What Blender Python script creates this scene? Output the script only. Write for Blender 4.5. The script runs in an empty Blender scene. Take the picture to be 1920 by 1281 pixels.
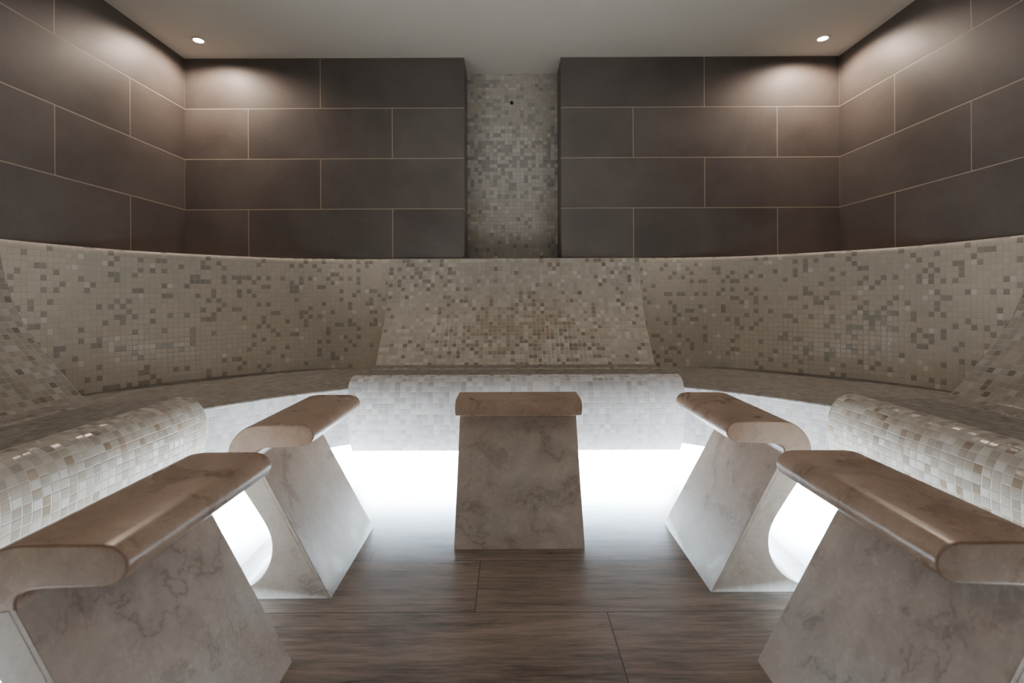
import bpy, bmesh, math, random
from mathutils import Vector, Matrix

SC = bpy.context.scene
COL = SC.collection
random.seed(7)
R = math.radians

# ------------------------------------------------------------------ layout (metres; camera at x=0, y=0)
EYE = 0.86
XL, XR = -2.037, 2.067          # side walls
YB, YN = 3.160, 3.400           # back wall face, niche face
YF = -1.60                      # wall behind the camera
ZC = 2.360                      # ceiling
NL, NR = -0.286, 0.322          # niche sides
CX, CY = 0.025, 1.150           # centre of the ring of benches
Z_SEAT, Z_TOP, Z_GAP = 0.420, 1.097, 0.150
PITCH = 0.0258                  # mosaic pitch
HW = 0.785                      # half width of a lounger


# ------------------------------------------------------------------ helpers
def mesh_obj(name, bm, mat, parent=None, smooth=None, bevel=None, normals=True):
    if normals:
        bmesh.ops.recalc_face_normals(bm, faces=bm.faces)
    me = bpy.data.meshes.new(name)
    bm.to_mesh(me)
    bm.free()
    me.materials.append(mat)
    o = bpy.data.objects.new(name, me)
    COL.objects.link(o)
    if parent is not None:
        o.parent = parent
    if smooth is not None:
        for p in me.polygons:
            p.use_smooth = True
        me.set_sharp_from_angle(angle=R(smooth))
    if bevel:
        m = o.modifiers.new('bevel', 'BEVEL')
        m.width, m.segments, m.limit_method = bevel, 3, 'WEIGHT'
        m.harden_normals = False
    return o


def thing(name, label, cat, loc=(0, 0, 0), rz=0.0, group=None):
    o = bpy.data.objects.new(name, None)
    o.empty_display_size = 0.1
    COL.objects.link(o)
    o.location = loc
    o.rotation_euler = (0, 0, rz)
    o['label'] = label
    o['category'] = cat
    if group:
        o['group'] = group
    return o


def structure(o, label=None):
    o['kind'] = 'structure'
    if label:
        o['label'] = label
    return o


def add_box(bm, x0, x1, y0, y1, z0, z1):
    v = [bm.verts.new((x, y, z)) for z in (z0, z1) for y in (y0, y1) for x in (x0, x1)]
    for f in ((0, 2, 3, 1), (4, 5, 7, 6), (0, 1, 5, 4), (2, 6, 7, 3), (0, 4, 6, 2), (1, 3, 7, 5)):
        bm.faces.new([v[i] for i in f])
    return v


def box_uv(bm):
    uv = bm.loops.layers.uv.verify()
    bm.normal_update()
    for f in bm.faces:
        n = f.normal
        for l in f.loops:
            c = l.vert.co
            if abs(n.x) > 0.7:
                l[uv].uv = (c.y, c.z)
            elif abs(n.y) > 0.7:
                l[uv].uv = (c.x, c.z)
            else:
                l[uv].uv = (c.x, c.y)


def spline(pts, n=6):
    """Catmull-Rom through the points."""
    out = []
    P = [pts[0]] + list(pts) + [pts[-1]]
    for i in range(1, len(P) - 2):
        a, b, c, d = (Vector(p) for p in P[i - 1:i + 3])
        for k in range(n):
            t = k / n
            q = 0.5 * ((2 * b) + (c - a) * t + (2 * a - 5 * b + 4 * c - d) * t * t + (3 * b - a - 3 * c + d) * t ** 3)
            out.append((q.x, q.y))
    out.append(tuple(pts[-1]))
    return out


def prism(profile, w0, w1, axis, uvscale=1.0, nseg=1, uv_off=0.0, weight_all=True, weight_mask=None):
    """Closed profile [(q, z)...] swept from w0 to w1.  axis 'x': (w, q, z)."""
    bm = bmesh.new()
    uv = bm.loops.layers.uv.verify()
    bw = bm.edges.layers.float.new('bevel_weight_edge')
    n = len(profile)
    ln = [0.0]
    for i in range(n):
        a, b = profile[i], profile[(i + 1) % n]
        ln.append(ln[-1] + math.hypot(a[0] - b[0], a[1] - b[1]))
    cols = []
    for k in range(nseg + 1):
        w = w0 + (w1 - w0) * k / nseg
        cols.append([bm.verts.new((w, q, z)) for q, z in profile])
    for k in range(nseg):
        ua, ub = (w0 + (w1 - w0) * k / nseg) * uvscale, (w0 + (w1 - w0) * (k + 1) / nseg) * uvscale
        for i in range(n):
            j = (i + 1) % n
            f = bm.faces.new((cols[k][i], cols[k + 1][i], cols[k + 1][j], cols[k][j]))
            va, vb = ln[i] * uvscale + uv_off, ln[i + 1] * uvscale + uv_off
            for l, c in zip(f.loops, ((ua, va), (ub, va), (ub, vb), (ua, vb))):
                l[uv].uv = c
    for side, cl in ((0, cols[0]), (1, cols[-1])):
        f = bm.faces.new(cl if side else cl[::-1])
        for l in f.loops:
            l[uv].uv = (l.vert.co.y * uvscale + 40, l.vert.co.z * uvscale + 40)
        for e in f.edges:
            if weight_mask is None:
                e[bw] = 1.0
            else:
                idx = sorted(cl.index(v) for v in e.verts)
                i = idx[0] if not (idx[0] == 0 and idx[1] == n - 1) else n - 1
                e[bw] = 1.0 if weight_mask(i) else 0.0
    return bm


# ------------------------------------------------------------------ node helper
class NT:
    def __init__(self, name):
        self.mat = bpy.data.materials.new(name)
        self.mat.use_nodes = True
        self.t = self.mat.node_tree
        self.t.nodes.clear()
        self.out = self.t.nodes.new('ShaderNodeOutputMaterial')
        self.bsdf = self.t.nodes.new('ShaderNodeBsdfPrincipled')
        self.t.links.new(self.bsdf.outputs[0], self.out.inputs[0])

    def n(self, typ, **kw):
        nd = self.t.nodes.new(typ)
        for k, v in kw.items():
            setattr(nd, k, v)
        return nd

    def put(self, sock, v):
        if isinstance(v, bpy.types.NodeSocket):
            self.t.links.new(v, sock)
        elif v is not None:
            sock.default_value = v

    def m(self, op, a, b=None, c=None):
        nd = self.n('ShaderNodeMath', operation=op)
        for s, v in zip(nd.inputs, (a, b, c)):
            self.put(s, v)
        return nd.outputs[0]

    def vm(self, op, a, b=None):
        nd = self.n('ShaderNodeVectorMath', operation=op)
        self.put(nd.inputs[0], a)
        if b is not None:
            self.put(nd.inputs[3] if op == 'SCALE' else nd.inputs[1], b)
        return nd.outputs[0]

    def comb(self, x, y, z=0.0):
        nd = self.n('ShaderNodeCombineXYZ')
        for s, v in zip(nd.inputs, (x, y, z)):
            self.put(s, v)
        return nd.outputs[0]

    def sep(self, v):
        nd = self.n('ShaderNodeSeparateXYZ')
        self.put(nd.inputs[0], v)
        return nd.outputs

    def mix(self, f, a, b, blend='MIX'):
        nd = self.n('ShaderNodeMix', data_type='RGBA', blend_type=blend)
        self.put(nd.inputs['Factor'], f)
        for s, v in ((nd.inputs[6], a), (nd.inputs[7], b)):
            if isinstance(v, tuple) and len(v) == 3:
                v = (*v, 1.0)
            self.put(s, v)
        return nd.outputs[2]

    def rng(self, v, a, b, c=0.0, d=1.0, smooth=False):
        nd = self.n('ShaderNodeMapRange')
        if smooth:
            nd.interpolation_type = 'SMOOTHSTEP'
        for s, x in zip(nd.inputs, (v, a, b, c, d)):
            self.put(s, x)
        return nd.outputs[0]

    def noise(self, vec, scale, detail=4.0, rough=0.55, dist=0.0, dim='3D'):
        nd = self.n('ShaderNodeTexNoise', noise_dimensions=dim)
        self.put(nd.inputs['Vector'], vec)
        nd.inputs['Scale'].default_value = scale
        nd.inputs['Detail'].default_value = detail
        nd.inputs['Roughness'].default_value = rough
        nd.inputs['Distortion'].default_value = dist
        return nd.outputs['Fac'], nd.outputs['Color']

    def white(self, vec):
        nd = self.n('ShaderNodeTexWhiteNoise', noise_dimensions='3D')
        self.put(nd.inputs['Vector'], vec)
        return nd.outputs['Value'], nd.outputs['Color']

    def bump(self, h, strength, dist, normal=None):
        nd = self.n('ShaderNodeBump')
        nd.inputs['Strength'].default_value = strength
        nd.inputs['Distance'].default_value = dist
        self.put(nd.inputs['Height'], h)
        if normal is not None:
            self.put(nd.inputs['Normal'], normal)
        return nd.outputs[0]

    def set(self, **kw):
        for k, v in kw.items():
            k = {'base': 'Base Color', 'rough': 'Roughness', 'normal': 'Normal', 'spec': 'Specular IOR Level',
                 'coat': 'Coat Weight', 'coat_rough': 'Coat Roughness', 'metal': 'Metallic',
                 'emit': 'Emission Color', 'power': 'Emission Strength'}[k]
            if isinstance(v, tuple) and len(v) == 3:
                v = (*v, 1.0)
            self.put(self.bsdf.inputs[k], v)


# ------------------------------------------------------------------ materials
def mosaic(name, seed, dark=0.16, cool=0.0, spots=(), brown=(), glow=(), light=0.0, tone=1.0, wave=0.35, tilt=0.05,
           var=0.10, taupe=(0.37, 0.335, 0.29), rough=0.16, coords=None, grout=(0.62, 0.59, 0.54)):
    """Square glass mosaic; UV unit is one tile.  spots/brown: (cu, cv, su, sv, amount) gaussian patches."""
    N = NT(name)
    uvn = N.n('ShaderNodeUVMap')
    uv = uvn.outputs[0]
    cell = N.vm('FLOOR', uv)
    cx, cy, _ = N.sep(cell)
    fx, fy, _ = N.sep(N.vm('FRACTION', uv))
    key = N.comb(cx, cy, float(seed))
    r1, rc = N.white(key)
    r2, rc2 = N.white(N.comb(cx, cy, float(seed) + 17.3))
    rr = N.n('ShaderNodeSeparateColor')
    N.put(rr.inputs[0], rc)
    a, b, c = rr.outputs[0], rr.outputs[1], rr.outputs[2]
    rq = N.n('ShaderNodeSeparateColor')
    N.put(rq.inputs[0], rc2)
    d, e, g = rq.outputs[0], rq.outputs[1], rq.outputs[2]

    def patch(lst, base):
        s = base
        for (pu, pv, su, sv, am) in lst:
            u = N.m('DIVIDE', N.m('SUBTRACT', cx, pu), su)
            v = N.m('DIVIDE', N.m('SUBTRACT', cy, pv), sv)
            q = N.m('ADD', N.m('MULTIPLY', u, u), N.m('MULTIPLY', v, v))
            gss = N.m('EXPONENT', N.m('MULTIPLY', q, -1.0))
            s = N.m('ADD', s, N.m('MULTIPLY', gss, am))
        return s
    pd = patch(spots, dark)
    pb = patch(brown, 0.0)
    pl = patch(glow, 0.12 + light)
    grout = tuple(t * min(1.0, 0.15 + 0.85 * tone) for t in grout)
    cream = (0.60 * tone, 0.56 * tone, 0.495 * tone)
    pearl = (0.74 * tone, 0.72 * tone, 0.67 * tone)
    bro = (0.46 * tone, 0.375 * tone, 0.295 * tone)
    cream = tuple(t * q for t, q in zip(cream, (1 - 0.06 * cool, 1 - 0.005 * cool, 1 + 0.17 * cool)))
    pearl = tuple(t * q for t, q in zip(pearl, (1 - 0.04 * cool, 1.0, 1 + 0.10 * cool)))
    col = N.mix(N.m('LESS_THAN', a, pl), cream, pearl)
    col = N.mix(N.m('MULTIPLY', N.m('LESS_THAN', b, pb), 0.9), col, bro)
    isd = N.m('LESS_THAN', c, pd)
    dk = N.mix(N.m('MULTIPLY', e, 0.5), taupe, tuple(min(0.6, t * 1.25) for t in taupe))
    col = N.mix(isd, col, dk)
    
    val = N.rng(d, 0.0, 1.0, 1.0 - var, 1.0 + var)
    mv = N.comb(val, val, val)
    col = N.mix(1.0, col, mv, 'MULTIPLY')
    # faint streaks inside each glass tile
    st = N.m('MULTIPLY', g, 6.28)
    streak_in = N.comb(N.m('ADD', N.m('MULTIPLY', fx, N.m('COSINE', st)), N.m('MULTIPLY', fy, N.m('SINE', st))), r1, r2)
    sf, _c = N.noise(N.vm('MULTIPLY', streak_in, (1.0, 40.0, 40.0)), 3.0, 2.0)
    col = N.mix(0.12, col, N.mix(sf, (0.25, 0.23, 0.2), (1, 1, 1)), 'MULTIPLY')
    # grout
    ex = N.m('MINIMUM', fx, N.m('SUBTRACT', 1.0, fx))
    ey = N.m('MINIMUM', fy, N.m('SUBTRACT', 1.0, fy))
    ed = N.m('MINIMUM', ex, ey)
    tile = N.rng(ed, 0.022, 0.05, 0.0, 1.0, True)
    col = N.mix(tile, grout, col)
    # every tile lies a little differently, its surface gently rippled
    geo = N.n('ShaderNodeNewGeometry')
    j = N.vm('SCALE', N.vm('SUBTRACT', rc, (0.5, 0.5, 0.5)), N.m('MULTIPLY', tile, tilt * 2))
    nrm = N.vm('NORMALIZE', N.vm('ADD', geo.outputs['Normal'], j))
    wv, _c = N.noise(N.vm('ADD', uv, N.vm('SCALE', rc2, 3.0)), 1.1, 2.0, 0.5, 0.3)
    h = N.m('ADD', N.m('MULTIPLY', wv, wave), N.rng(ed, 0.0, 0.10, 0.0, 0.5, True))
    bn = N.bump(h, 0.5, 0.004, nrm)
    rg = N.m('ADD', N.m('MULTIPLY', N.m('SUBTRACT', 1.0, tile), 0.5), N.rng(b, 0, 1, rough * 0.7, rough * 1.5))
    N.set(base=col, rough=rg, normal=bn, spec=0.55)
    return N.mat


def tiles_mat(name, w, h, u_odd, u_even, vtop, base_a, base_b, seed):
    """Large porcelain tiles with half-bond joints; UV in metres, rows counted down from vtop."""
    N = NT(name)
    uv = N.n('ShaderNodeUVMap').outputs[0]
    u, v, _ = N.sep(uv)
    vr = N.m('DIVIDE', N.m('SUBTRACT', vtop, v), h)
    row = N.m('FLOOR', vr)
    odd = N.m('MODULO', N.m('ADD', row, 100.0), 2.0)      # 0: first, third row
    off = N.m('ADD', u_odd, N.m('MULTIPLY', odd, u_even - u_odd))
    ur = N.m('DIVIDE', N.m('SUBTRACT', u, off), w)
    fu, fv = N.m('FRACT', N.m('ADD', ur, 50.0)), N.m('FRACT', N.m('ADD', vr, 50.0))
    eu = N.m('MULTIPLY', N.m('MINIMUM', fu, N.m('SUBTRACT', 1.0, fu)), w)
    ev = N.m('MULTIPLY', N.m('MINIMUM', fv, N.m('SUBTRACT', 1.0, fv)), h)
    ed = N.m('MINIMUM', eu, ev)
    tile = N.rng(ed, 0.0016, 0.0030, 0.0, 1.0)
    rv, rc = N.white(N.comb(N.m('FLOOR', N.m('ADD', ur, 50.0)), row, seed))
    pos = N.vm('ADD', N.comb(u, v, seed), N.vm('SCALE', rc, 9.0))
    n1, _c = N.noise(pos, 2.6, 6.0, 0.6, 0.4)
    n2, _c = N.noise(pos, 90.0, 3.0, 0.6)
    f = N.rng(N.m('ADD', N.m('MULTIPLY', n1, 0.8), N.m('MULTIPLY', n2, 0.2)), 0.32, 0.70)
    col = N.mix(f, base_a, base_b)
    vv = N.rng(rv, 0, 1, 0.9, 1.1)
    col = N.mix(1.0, col, N.comb(vv, vv, vv), 'MULTIPLY')
    col = N.mix(tile, (0.36, 0.30, 0.235), col)
    n3, _c = N.noise(pos, 160.0, 3.0, 0.6)
    hgt = N.m('ADD', N.m('MULTIPLY', n3, 0.25), tile)
    N.set(base=col, rough=N.rng(n1, 0.3, 0.7, 0.50, 0.62), normal=N.bump(hgt, 0.35, 0.0015), spec=0.45)
    return N.mat


def plank_mat():
    N = NT('wood_effect_planks')
    L, H = 1.08, 0.2682
    uv = N.n('ShaderNodeUVMap').outputs[0]
    u, v, _ = N.sep(uv)
    vr = N.m('DIVIDE', N.m('SUBTRACT', v, 1.3725 - 20 * H), H)
    row = N.m('FLOOR', vr)
    ur = N.m('DIVIDE', N.m('SUBTRACT', u, N.m('SUBTRACT', -0.101 + 20 * 0.36, N.m('MULTIPLY', row, 0.36))), L)
    ur = N.m('ADD', ur, 60.0)
    fu, fv = N.m('FRACT', ur), N.m('FRACT', vr)
    eu = N.m('MULTIPLY', N.m('MINIMUM', fu, N.m('SUBTRACT', 1.0, fu)), L)
    ev = N.m('MULTIPLY', N.m('MINIMUM', fv, N.m('SUBTRACT', 1.0, fv)), H)
    ed = N.m('MINIMUM', eu, ev)
    tile = N.rng(ed, 0.0010, 0.0022, 0.0, 1.0)
    rv, rc = N.white(N.comb(N.m('FLOOR', ur), row, 3.0))
    p = N.vm('ADD', N.comb(u, v, 0.0), N.vm('SCALE', rc, 13.0))
    warp, wc = N.noise(N.vm('MULTIPLY', p, (1.2, 3.0, 1.0)), 1.5, 3.0)
    pw = N.vm('ADD', p, N.vm('SCALE', N.vm('SUBTRACT', wc, (0.5, 0.5, 0.5)), 0.04))
    g1, _c = N.noise(N.vm('MULTIPLY', pw, (2.2, 22.0, 1.0)), 1.6, 8.0, 0.66, 0.3)
    g2, _c = N.noise(N.vm('MULTIPLY', pw, (7.0, 110.0, 1.0)), 1.5, 5.0, 0.68)
    rip, _c = N.noise(N.vm('MULTIPLY', pw, (30.0, 70.0, 1.0)), 1.3, 3.0, 0.55, 0.8)
    blot, _c = N.noise(N.vm('MULTIPLY', p, (1.2, 4.5, 1.0)), 1.7, 4.0, 0.5)
    ring = N.n('ShaderNodeTexWave', wave_type='BANDS', bands_direction='Y', wave_profile='SAW')
    N.put(ring.inputs['Vector'], N.vm('MULTIPLY', pw, (0.7, 6.0, 1.0)))
    ring.inputs['Scale'].default_value = 1.9
    ring.inputs['Distortion'].default_value = 9.0
    ring.inputs['Detail'].default_value = 2.5
    ring.inputs['Detail Scale'].default_value = 1.1
    f = N.m('ADD', N.m('MULTIPLY', g1, 0.42), N.m('MULTIPLY', g2, 0.32))
    f = N.m('ADD', f, N.m('MULTIPLY', blot, 0.30))
    f = N.m('ADD', f, N.m('MULTIPLY', ring.outputs['Fac'], 0.03))
    f = N.m('ADD', f, N.m('MULTIPLY', rip, 0.06))
    f = N.rng(f, 0.45, 0.65)
    col = N.mix(f, (0.066, 0.048, 0.037), (0.270, 0.208, 0.166))
    vv = N.rng(rv, 0, 1, 0.88, 1.10)
    col = N.mix(1.0, col, N.comb(vv, vv, vv), 'MULTIPLY')
    col = N.mix(tile, (0.035, 0.03, 0.027), col)
    h = N.m('ADD', N.m('MULTIPLY', g2, 0.5), N.m('MULTIPLY', rip, 0.4))
    N.set(base=col, rough=N.rng(g1, 0.3, 0.7, 0.27, 0.42), normal=N.bump(h, 0.22, 0.0016), spec=0.48)
    return N.mat


def marble_mat():
    N = NT('beige_marble')
    tc = N.n('ShaderNodeTexCoord')
    inf = N.n('ShaderNodeObjectInfo')
    par = N.n('ShaderNodeAttribute', attribute_type='OBJECT', attribute_name='seed')
    p = N.vm('ADD', tc.outputs['Object'], N.comb(N.m('MULTIPLY', par.outputs['Fac'], 3.7), N.m('MULTIPLY', par.outputs['Fac'], 1.9), par.outputs['Fac']))
    w, wc = N.noise(p, 5.0, 5.0, 0.6)
    pw = N.vm('ADD', p, N.vm('SCALE', N.vm('SUBTRACT', wc, (0.5, 0.5, 0.5)), 0.20))
    w2, wc2 = N.noise(p, 26.0, 4.0, 0.6)
    pw = N.vm('ADD', pw, N.vm('SCALE', N.vm('SUBTRACT', wc2, (0.5, 0.5, 0.5)), 0.035))

    def veins(scale, width, vec):
        vo = N.n('ShaderNodeTexVoronoi', feature='DISTANCE_TO_EDGE')
        N.put(vo.inputs['Vector'], vec)
        vo.inputs['Scale'].default_value = scale
        return N.rng(vo.outputs['Distance'], 0.0, width, 1.0, 0.0, True)
    mask, _c = N.noise(N.vm('ADD', p, (4.1, 2.2, 0.7)), 3.4, 2.0)
    mk = N.rng(mask, 0.46, 0.60, 0.0, 1.0, True)
    rn, _c = N.noise(N.vm('ADD', pw, (7.7, 1.3, 5.1)), 2.6, 5.0, 0.5, 0.5)
    rd = N.m('ABSOLUTE', N.m('SUBTRACT', rn, 0.5))
    rn2, _c = N.noise(N.vm('ADD', pw, (2.9, 8.3, 3.3)), 4.2, 5.0, 0.5, 0.4)
    rd2 = N.m('ABSOLUTE', N.m('SUBTRACT', rn2, 0.5))
    v1 = N.m('MULTIPLY', N.rng(rd, 0.0, 0.011, 1.0, 0.0, True), mk)
    v1b = N.m('MULTIPLY', N.rng(rd2, 0.0, 0.008, 0.7, 0.0, True), N.rng(mask, 0.42, 0.55, 1.0, 0.0, True))
    v1 = N.m('MAXIMUM', v1, v1b)
    v1s = N.m('MULTIPLY', N.rng(rd, 0.0, 0.085, 1.0, 0.0, True), N.rng(mask, 0.38, 0.62, 0.2, 1.0, True))
    v2 = N.m('MULTIPLY', veins(9.0, 0.035, pw), N.rng(mask, 0.38, 0.55, 1.0, 0.0, True))
    cl, _c = N.noise(p, 7.0, 7.0, 0.62, 0.6)
    fine, _c = N.noise(p, 55.0, 4.0, 0.65, 1.2)
    blob, _c = N.noise(pw, 19.0, 3.0, 0.5, 0.8)
    col = N.mix(N.rng(cl, 0.33, 0.68), (0.430, 0.362, 0.305), (0.600, 0.538, 0.478))
    col = N.mix(N.m('MULTIPLY', N.rng(fine, 0.50, 0.70), 0.45), col, (0.72, 0.66, 0.60))
    col = N.mix(N.m('MULTIPLY', N.rng(blob, 0.55, 0.72, 0, 1, True), 0.28), col, (0.68, 0.61, 0.54))
    col = N.mix(N.m('MULTIPLY', v1s, 0.34), col, (0.19, 0.135, 0.098))
    col = N.mix(N.m('MULTIPLY', v2, 0.14), col, (0.19, 0.145, 0.11))
    col = N.mix(N.m('MULTIPLY', v1, 0.34), col, (0.11, 0.072, 0.05))
    tint = N.n('ShaderNodeAttribute', attribute_type='OBJECT', attribute_name='unlit_tint')
    col = N.mix(tint.outputs['Fac'], col, (0.66, 0.50, 0.40), 'MULTIPLY')  # darkens the top slab: its unlit look is painted in
    h = N.m('ADD', N.m('MULTIPLY', cl, 0.6), N.m('MULTIPLY', fine, 0.18))
    N.set(base=col, rough=N.rng(cl, 0.3, 0.7, 0.24, 0.36), normal=N.bump(h, 0.12, 0.004), spec=0.45)
    return N.mat


def plain(name, base, rough=0.5, metal=0.0, bump=None, emit=None, power=0.0, vary=0.0):
    N = NT(name)
    tc = N.n('ShaderNodeTexCoord').outputs['Object']
    if bump or vary:
        f, _c = N.noise(tc, bump[0] if bump else 3.0, 4.0)
        if bump:
            N.set(normal=N.bump(f, bump[1], 0.002))
        if vary:
            g, _c = N.noise(tc, 1.7, 3.0)
            base = N.mix(g, tuple(c * (1 - vary) for c in base), tuple(min(1, c * (1 + vary)) for c in base))
    N.set(base=base, rough=rough, metal=metal)
    if emit:
        N.set(emit=emit, power=power)
    return N.mat


M_DARK_B_L = tiles_mat('brown_wall_tiles', 0.903, 0.316, -1.187, -1.639, ZC, (0.072, 0.058, 0.052), (0.124, 0.105, 0.095), 1.0)
M_DARK_B_R = tiles_mat('brown_wall_tiles_beside_niche', 0.903, 0.316, 1.221, 0.774, ZC, (0.072, 0.058, 0.052), (0.124, 0.105, 0.095), 2.0)
M_DARK_S = tiles_mat('brown_side_wall_tiles', 0.903, 0.316, 2.257, 2.706, ZC, (0.072, 0.058, 0.052), (0.124, 0.105, 0.095), 3.0)
M_FLOOR = plank_mat()
M_MARBLE = marble_mat()
M_CEIL = plain('ceiling_plaster', (0.74, 0.72, 0.67), 0.85, bump=(120.0, 0.10), vary=0.03)
M_WALLM = mosaic('mosaic_curved_wall', 3, dark=0.16, light=-0.09, wave=0.55, tilt=0.025, var=0.05, tone=1.28, taupe=(0.44, 0.41, 0.36))
M_SEATM = mosaic('mosaic_bench_seat', 5, dark=0.14, wave=0.2, tilt=0.01, var=0.05, rough=0.45, tone=0.46, taupe=(0.19,0.175,0.145))  # weak light on the flat seat is put into its darker tone
M_PANEL = mosaic('mosaic_bench_front', 8, dark=0.03, cool=1.6, grout=(0.8, 0.86, 0.9), light=0.5, wave=0.3, tilt=0.04, var=0.07, tone=1.2, taupe=(0.5, 0.54, 0.57))  # cool LED light tinted into the tile and grout colours
M_NICHE = mosaic('mosaic_niche', 11, dark=0.07, spots=((0, 69, 30, 8, 0.34), (0, 80, 30, 5, 0.10)), glow=((0, 67, 30, 9, 0.75),), light=0.0, wave=0.3, tilt=0.05, var=0.09, tone=1.22, taupe=(0.45, 0.44, 0.42))  # glow on the middle rows is put into extra pearl tiles
M_TRIM = plain('white_fitting', (0.80, 0.78, 0.75), 0.35, vary=0.02)
M_BULB = plain('lit_lens', (0.9, 0.9, 0.9), 0.3, emit=(1.0, 0.93, 0.86), power=60.0)
M_HOLE = plain('dark_metal', (0.012, 0.010, 0.009), 0.35, metal=0.6)
M_PLINTH = plain('white_plinth_paint', (0.75, 0.75, 0.75), 0.6, vary=0.02)


# ------------------------------------------------------------------ room shell
def shell(name, boxes, mat):
    bm = bmesh.new()
    for b in boxes:
        add_box(bm, *b)
    bmesh.ops.recalc_face_normals(bm, faces=bm.faces)
    box_uv(bm)
    return structure(mesh_obj(name, bm, mat))


shell('floor', [(XL - 0.1, XR + 0.1, YF - 0.1, YN + 0.1, -0.1, 0.0)], M_FLOOR)
shell('ceiling', [(XL - 0.1, XR + 0.1, YF - 0.1, YN + 0.1, ZC, ZC + 0.1)], M_CEIL)
shell('wall_left', [(XL - 0.1, XL, YF - 0.1, YN + 0.1, 0, ZC)], M_DARK_S)
shell('wall_right', [(XR, XR + 0.1, YF - 0.1, YN + 0.1, 0, ZC)], M_DARK_S)
shell('wall_front', [(XL, XR, YF - 0.1, YF, 0, ZC)], M_DARK_S)
shell('wall_back_left', [(XL, NL, YB, YN, 0, ZC)], M_DARK_B_L)
shell('wall_back_right', [(NR, XR, YB, YN, 0, ZC)], M_DARK_B_R)
bm = bmesh.new()
add_box(bm, XL, XR, YN, YN + 0.1, 0, ZC)
bmesh.ops.recalc_face_normals(bm, faces=bm.faces)
box_uv(bm)
uvl = bm.loops.layers.uv.verify()
for f in bm.faces:
    for l in f.loops:
        l[uvl].uv = (l[uvl].uv - Vector((0.018, 0.0))) / PITCH
structure(mesh_obj('wall_back_niche', bm, M_NICHE))


# ------------------------------------------------------------------ curved bench (continuous, built in)
R_WALL, R_FRONT = 2.335, 1.505
A0, A1, NA = R(-28), R(208), 236


def smin(a, b, k=0.22):
    h = max(k - abs(a - b), 0) / k
    return min(a, b) - h * h * k / 4


def wall_pt(a):
    """plan of the curved back: a circle flattened where it meets the room walls."""
    c, s = math.cos(a), math.sin(a)
    r = R_WALL
    if s > 1e-6:
        r = smin(r, (YB - 0.022 - CY) / s)
    if abs(c) > 1e-6:
        lim = (XR - 0.03 - CX) if c > 0 else (CX - XL - 0.03)
        r = smin(r, lim / abs(c))
    return (CX + r * c, CY + r * s)


def front_pt(a, r=R_FRONT):
    return (CX + r * math.cos(a), CY + r * math.sin(a))


angs = [A0 + (A1 - A0) * i / NA for i in range(NA + 1)]
bench = thing('curved_bench', 'long cream mosaic bench with a curved back running round three sides of the room', 'bench', (CX, CY, 0))


def strip(rows, closed_ends=True):
    """rows: list of (list of xyz along the arc).  UV: u along arc, v across, tile units."""
    bm = bmesh.new()
    uv = bm.loops.layers.uv.verify()
    vs = [[bm.verts.new((p[0] - CX, p[1] - CY, p[2])) for p in r] for r in rows]
    nr = len(rows)
    ul = []
    ref = rows[0]
    u = [0.0]
    for i in range(1, len(ref)):
        u.append(u[-1] + (Vector(ref[i]) - Vector(ref[i - 1])).length)
    mid = u[len(u) // 2]
    for k in range(nr):
        kn = (k + 1) % nr
        if kn == 0 and nr < 3:
            break
        for i in range(len(ref) - 1):
            f = bm.faces.new((vs[k][i], vs[k][i + 1], vs[kn][i + 1], vs[kn][i]))
            for l, (kk, ii) in zip(f.loops, ((0, i), (0, i + 1), (1, i + 1), (1, i))):
                d0 = sum((Vector(rows[t + 1][ii]) - Vector(rows[t][ii])).length for t in range(k))
                d1 = (Vector(rows[kn][ii]) - Vector(rows[k][ii])).length
                l[uv].uv = ((u[ii] - mid) / PITCH, (d0 + d1 * kk) / PITCH)
    if closed_ends:
        for e in (0, -1):
            bm.faces.new([r[e] for r in vs])
    return bm


def ring(fn, z):
    return [(*fn(a), z) for a in angs]


def off(a, d):
    """the curved back moved d towards the room."""
    x, y = wall_pt(a)
    v = Vector((CX - x, CY - y)).normalized() * d
    return (x + v.x, y + v.y)


# back: rounded top edge, face to the room first so that tiles run up it
back_rows = [ring(lambda a: wall_pt(a), Z_SEAT - 0.001)]
back_rows += [ring(lambda a: wall_pt(a), z) for z in (0.75, Z_TOP - 0.022)]
for k in range(1, 5):
    t = k / 4 * math.pi / 2
    back_rows.append(ring(lambda a: off(a, -0.018 * (1 - math.cos(t))), Z_TOP - 0.022 + 0.022 * math.sin(t)))


def outer(a):
    """just inside the room walls."""
    c, s = math.cos(a), math.sin(a)
    r = 9
    if s > 1e-6:
        r = min(r, (YB - 0.002 - CY) / s)
    if abs(c) > 1e-6:
        lim = (XR - 0.002 - CX) if c > 0 else (CX - XL - 0.002)
        r = min(r, lim / abs(c))
    return (CX + r * c, CY + r * s)


back_rows += [ring(outer, Z_TOP), ring(outer, Z_SEAT - 0.001)]
mesh_obj('curved_backrest', strip(back_rows), M_WALLM, bench, smooth=40)
seat_rows = [ring(lambda a: front_pt(a, R_FRONT + 0.008), Z_SEAT), ring(lambda a: wall_pt(a), Z_SEAT),
             ring(outer, Z_SEAT - 0.002), ring(outer, Z_SEAT - 0.05), ring(lambda a: front_pt(a, R_FRONT + 0.012), Z_SEAT - 0.05)]
mesh_obj('bench_seat', strip(seat_rows), M_SEATM, bench, smooth=40)
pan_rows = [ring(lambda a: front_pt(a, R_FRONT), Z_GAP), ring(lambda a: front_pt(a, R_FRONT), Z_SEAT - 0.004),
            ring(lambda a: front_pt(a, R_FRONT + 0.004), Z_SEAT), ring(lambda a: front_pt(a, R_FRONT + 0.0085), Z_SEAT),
            ring(lambda a: front_pt(a, R_FRONT + 0.0085), Z_GAP)]
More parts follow.
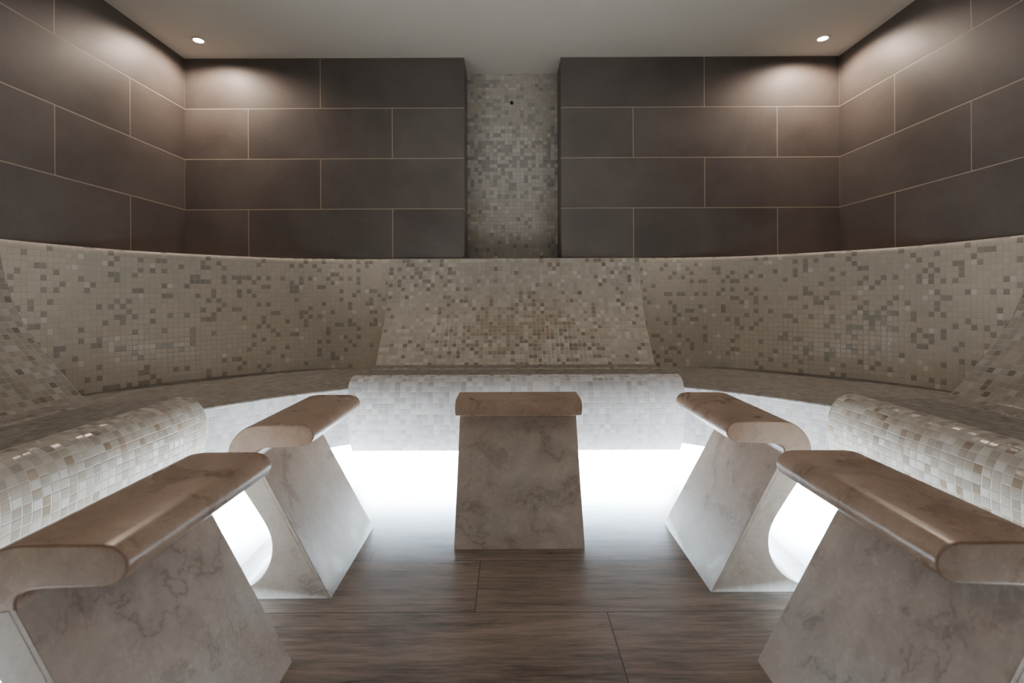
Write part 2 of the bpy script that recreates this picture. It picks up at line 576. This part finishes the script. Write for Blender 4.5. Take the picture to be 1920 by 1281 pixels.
mesh_obj('front_panel', strip(pan_rows), M_PANEL, bench, smooth=40)
sof_rows = [ring(lambda a: front_pt(a, R_FRONT + 0.0085), Z_GAP), ring(lambda a: front_pt(a, 1.72), Z_GAP),
            ring(lambda a: front_pt(a, 1.72), Z_GAP + 0.02), ring(lambda a: front_pt(a, R_FRONT + 0.0085), Z_GAP + 0.02)]
mesh_obj('underside', strip(sof_rows), M_PLINTH, bench, smooth=40)
pl_rows = [ring(lambda a: front_pt(a, 1.72), 0.0), ring(lambda a: front_pt(a, 1.72), Z_GAP),
           ring(lambda a: front_pt(a, 1.75), Z_GAP), ring(lambda a: front_pt(a, 1.75), 0.0)]
mesh_obj('plinth', strip(pl_rows), M_PLINTH, bench, smooth=40)


# ------------------------------------------------------------------ loungers
front_prof = spline([(1.262, 0.122), (1.236, 0.160), (1.212, 0.220), (1.197, 0.285), (1.190, 0.345), (1.193, 0.395),
                     (1.205, 0.432), (1.226, 0.460), (1.258, 0.476), (1.300, 0.480)], 4)
seat_prof = spline([(1.300, 0.480), (1.36, 0.476), (1.45, 0.466), (1.54, 0.461), (1.60, 0.463), (1.655, 0.480)], 4)
back_prof = spline([(1.600, 0.463), (1.655, 0.480), (1.70, 0.525), (1.745, 0.58), (1.795, 0.64), (1.845, 0.70), (1.895, 0.775),
                    (1.932, 0.86), (1.960, 0.95), (1.977, 1.03), (1.984, Z_TOP - 0.014), (1.990, Z_TOP)], 4)
fl = sum(math.hypot(front_prof[i + 1][0] - front_prof[i][0], front_prof[i + 1][1] - front_prof[i][1]) for i in range(len(front_prof) - 1))

LM = {}


def lounger_mats(key, seed):
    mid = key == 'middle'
    f = mosaic('mosaic_roll_' + key, seed, dark=0.03 if mid else 0.10, cool=1.5 if mid else 0.1, grout=(0.88, 0.90, 0.93) if mid else (0.72, 0.69, 0.64),  # middle roll: bluish LED light tinted into tiles and grout
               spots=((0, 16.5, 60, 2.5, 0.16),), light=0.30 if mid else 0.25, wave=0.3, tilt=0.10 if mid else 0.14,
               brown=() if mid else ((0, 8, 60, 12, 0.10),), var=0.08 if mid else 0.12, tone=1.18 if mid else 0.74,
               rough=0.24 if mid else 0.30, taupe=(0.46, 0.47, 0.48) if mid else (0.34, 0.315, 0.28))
    s = mosaic('mosaic_seat_' + key, seed + 1, dark=0.14, wave=0.2, tilt=0.01, var=0.05, tone=0.36, rough=0.5, taupe=(0.15,0.135,0.115))  # shade on the level seats painted in with a low tone
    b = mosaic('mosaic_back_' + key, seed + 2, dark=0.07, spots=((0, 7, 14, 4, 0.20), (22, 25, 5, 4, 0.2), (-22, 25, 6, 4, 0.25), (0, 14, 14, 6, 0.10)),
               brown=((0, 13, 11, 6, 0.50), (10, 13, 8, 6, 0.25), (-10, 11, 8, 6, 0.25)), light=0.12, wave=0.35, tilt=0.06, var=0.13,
               tone=0.86 if mid else 0.60, taupe=(0.27, 0.24, 0.20) if mid else (0.20, 0.175, 0.145))  # dimmer light on the side backs is put into their darker tone
    return f, s, b


def lounger(label, rz, key, seed):
    t = thing('mosaic_lounger', label, 'lounger', (CX, CY, 0), rz, 'built in mosaic loungers along the bench')
    mf, ms, mb = lounger_mats(key, seed)
    s = 1 / PITCH
    bm = prism(front_prof + [(1.300, 0.122)], -HW, HW, 'x', s, 1)
    mesh_obj('front_roll', bm, mf, t, smooth=35)
    bm = prism(seat_prof + [(1.655, 0.122), (1.300, 0.122)], -HW + 0.001, HW - 0.001, 'x', s, 1)
    mesh_obj('seat', bm, ms, t, smooth=35)
    bm = prism(back_prof + [(2.003, Z_TOP), (2.003, 0.30), (1.656, 0.30), (1.656, 0.463)], -HW + 0.006, HW - 0.006, 'x', s, 1)
    mesh_obj('backrest', bm, mb, t, smooth=35)
    bm = bmesh.new()
    add_box(bm, -HW + 0.03, HW - 0.03, 1.52, 1.56, 0.0, 0.122)
    mesh_obj('plinth', bm, M_PLINTH, t)
    return t


lounger('wide cream mosaic lounger facing the camera, set below the wall niche', 0.0, 'middle', 21)
lounger('cream mosaic lounger along the left wall, its front roll running out of frame', R(90), 'left', 31)
lounger('cream mosaic lounger along the right wall, its front roll running out of frame', R(-90), 'right', 41)

# ------------------------------------------------------------------ marble footstools
SW = 0.447
cap_lo = [(0.2135, 0.400), (0.2128, 0.415), (0.2010, 0.4255), (0.175, 0.4305), (0.12, 0.4325), (0.085, 0.4340)]
cap_front = [(0.085, 0.4340), (0.066, 0.4375), (0.052, 0.4480), (0.0465, 0.4640), (0.052, 0.4800), (0.066, 0.4915), (0.085, 0.4955)]
cap_top = [(0.085, 0.4955), (0.15, 0.4958), (0.205, 0.4955)]
cap_rear = [(0.205, 0.4955), (0.238, 0.4890), (0.266, 0.4700), (0.286, 0.4420), (0.294, 0.4100), (0.291, 0.385)]
top_prof = spline(cap_lo, 4)[:-1] + spline(cap_front, 5)[:-1] + cap_top[:-1] + spline(cap_rear, 6)
leg_rear = spline([(0.291, 0.385), (0.281, 0.358), (0.262, 0.330), (0.240, 0.298), (0.212, 0.255), (0.186, 0.213), (0.1715, 0.178), (0.1675, 0.145),
                   (0.173, 0.108), (0.190, 0.073), (0.217, 0.045), (0.255, 0.026), (0.300, 0.018), (0.335, 0.016)], 4)
FT = 0.012
leg_prof = leg_rear + [(0.340, 0.012), (0.340, 0.0), (FT, 0.0), (0.2135 + FT * 0.9, 0.400)]
pan_prof = [(0.0, 0.0), (FT, 0.0), (0.2135 + FT * 0.9, 0.400), (0.2135, 0.400)]
n_top = len(top_prof)


def footstool(label, loc, rz, seed, unlit_tint=0.0):
    t = thing('marble_footstool', label, 'footstool', loc, rz, 'marble footstools in front of the loungers')
    h = SW / 2
    parts = []
    o = mesh_obj('top_slab', prism(top_prof, -h, h, 'x', weight_mask=lambda i: i < n_top - 1), M_MARBLE, t, smooth=32, bevel=0.0035)
    parts.append((o, 0.85))
    o = mesh_obj('leg', prism(leg_prof, -h, h, 'x', weight_mask=lambda i: i < len(leg_prof) - 2), M_MARBLE, t, smooth=32, bevel=0.002)
    parts.append((o, 0.0))
    o = mesh_obj('front_panel', prism(pan_prof, -h + 0.0006, h - 0.0006, 'x', weight_mask=lambda i: i == 3 or i == 0), M_MARBLE, t, smooth=32, bevel=0.0014)
    parts.append((o, 0.0))
    for o, w in parts:
        o['seed'] = float(seed)
        o['unlit_tint'] = float(w)
    return t


footstool('beige marble footstool in the middle, its slanted front face towards the camera', (0.027, 1.715, 0), 0.0, 2.0)
footstool('beige marble footstool on the left, the farther of the left pair', (-0.516, 1.661, 0), R(90), 5.0)
footstool('large blurred marble footstool at the lower left, nearest the camera', (-0.519, 0.967, 0), R(90), 7.3)
footstool('beige marble footstool on the right, the farther of the right pair', (0.578, 1.684, 0), R(-90), 9.1)
footstool('large blurred marble footstool at the lower right, nearest the camera', (0.578, 0.965, 0), R(-90), 12.4)


# ------------------------------------------------------------------ downlights, wall outlet
def lathe(profile, seg=40):
    bm = bmesh.new()
    rings = []
    for r, z in profile:
        if r < 1e-6:
            rings.append([bm.verts.new((0, 0, z))])
        else:
            rings.append([bm.verts.new((r * math.cos(2 * math.pi * k / seg), r * math.sin(2 * math.pi * k / seg), z)) for k in range(seg)])
    for a, b in zip(rings, rings[1:]):
        for k in range(seg):
            q = [a[k % len(a)], a[(k + 1) % len(a)], b[(k + 1) % len(b)], b[k % len(b)]]
            u = []
            for v in q:
                if v not in u:
                    u.append(v)
            if len(u) > 2:
                bm.faces.new(u)
    return bm


def downlight(label, x, y):
    t = thing('ceiling_downlight', label, 'ceiling light', (x, y, ZC), 0.0, 'recessed ceiling downlights')
    mesh_obj('trim_ring', lathe([(0.0265, -0.001), (0.0275, -0.005), (0.033, -0.0065), (0.041, -0.0045), (0.0435, 0.0), (0.0265, -0.0001), (0.0265, -0.001)]), M_TRIM, t, smooth=40)
    mesh_obj('lens', lathe([(0.0, -0.004), (0.015, -0.0038), (0.0265, -0.002), (0.0265, -0.0002), (0.0, -0.0002)]), M_BULB, t, smooth=40)
    l = bpy.data.lights.new('downlight_or_fill_lamp', 'SPOT')
    l.energy = SPOT_W
    l.color = (1.0, 0.80, 0.64)
    l.spot_size = R(168)
    l.spot_blend = 0.45
    l.shadow_soft_size = 0.022
    lo = bpy.data.objects.new('downlight_or_fill_lamp', l)
    COL.objects.link(lo)
    lo.parent = t
    lo.location = (0, 0, -0.014)


SPOT_W = 33.0
downlight('small round downlight glowing in the left corner of the ceiling', -1.807, 2.930)
downlight('small round downlight glowing in the right corner of the ceiling', 1.829, 2.940)

ox, oz = (961 - 957) * YN / 945, EYE + (556 - 193) * YN / 945
t = thing('wall_nozzle', 'tiny dark pipe nozzle high on the mosaic niche wall', 'nozzle', (ox, YN, oz), 0.0)
bm = lathe([(0.0, 0.004), (0.0065, 0.004), (0.0065, 0.012), (0.0095, 0.012), (0.0095, 0.0), (0.0, 0.0)], 24)
bmesh.ops.rotate(bm, verts=bm.verts, cent=(0, 0, 0), matrix=Matrix.Rotation(R(90), 3, 'X'))
mesh_obj('spout', bm, M_HOLE, t, smooth=30)
bm = lathe([(0.0098, 0.0), (0.0098, 0.003), (0.0130, 0.002), (0.0135, 0.0)], 24)
bmesh.ops.rotate(bm, verts=bm.verts, cent=(0, 0, 0), matrix=Matrix.Rotation(R(90), 3, 'X'))
mesh_obj('collar', bm, plain('beige_collar', (0.33, 0.26, 0.21), 0.4, vary=0.05), t, smooth=30)


# ------------------------------------------------------------------ light under the benches
LED_COL = (0.58, 0.80, 1.0)
LED_W = 740.0                      # per metre


def led(a_deg, r, length, tilt=-7, z=0.135):
    a = R(a_deg)
    l = bpy.data.lights.new('led_strip_lamp', 'AREA')
    l.shape = 'RECTANGLE'
    l.size, l.size_y = length, 0.11
    l.energy = LED_W * length
    l.color = LED_COL
    o = bpy.data.objects.new('led_strip_lamp', l)
    COL.objects.link(o)
    p = Vector((CX + r * math.cos(a), CY + r * math.sin(a), z))
    d = Vector((-math.cos(a) * math.sin(R(tilt)), -math.sin(a) * math.sin(R(tilt)), -math.cos(R(tilt))))
    o.location = p
    o.rotation_euler = d.to_track_quat('-Z', 'X').to_euler()
    xa = Vector((-math.sin(a), math.cos(a), 0))
    za = -d
    ya = za.cross(xa)
    o.rotation_euler = Matrix((xa, ya, za)).transposed().to_euler()


for a in (0, 90, 180):
    led(a, 1.375, 1.52, z=0.112)
for a in (37, 51, 129, 143):
    led(a, 1.575, 0.36)

# two unseen fill lamps added behind the camera to brighten the stool fronts
for x in (-1.807, 1.829):
    l = bpy.data.lights.new('downlight_or_fill_lamp', 'SPOT')
    l.energy, l.color, l.spot_size, l.spot_blend, l.shadow_soft_size = 26.0, (1.0, 0.84, 0.70), R(168), 0.45, 0.16
    l.specular_factor = 0.3
    o = bpy.data.objects.new('downlight_or_fill_lamp', l)
    COL.objects.link(o)
    o.location = (x * 0.62, -1.1, ZC - 0.014)

# ------------------------------------------------------------------ world, camera, colour
w = bpy.data.worlds.new('world')
SC.world = w
w.use_nodes = True
w.node_tree.nodes['Background'].inputs[0].default_value = (0.02, 0.02, 0.02, 1)
w.node_tree.nodes['Background'].inputs[1].default_value = 1.0

cam = bpy.data.cameras.new('camera')
cam.sensor_fit = 'HORIZONTAL'
cam.sensor_width = 36.0
cam.lens = 945.0 / 1920.0 * 36.0
cam.shift_x = 3.0 / 1920.0
cam.shift_y = -84.5 / 1920.0
cam.clip_start = 0.01
cam.dof.use_dof = True
cam.dof.focus_distance = 2.0
cam.dof.aperture_fstop = 3.2
co = bpy.data.objects.new('camera', cam)
COL.objects.link(co)
co.location = (0, 0, EYE)
co.rotation_euler = (R(90), R(0.25), 0)
SC.camera = co

SC.view_settings.view_transform = 'AgX'
SC.view_settings.look = 'None'
SC.view_settings.exposure = 0.07
SC.cycles.max_bounces = 10
SC.cycles.diffuse_bounces = 6
SC.cycles.sample_clamp_indirect = 8.0
SC.cycles.caustics_reflective = False
SC.cycles.caustics_refractive = False
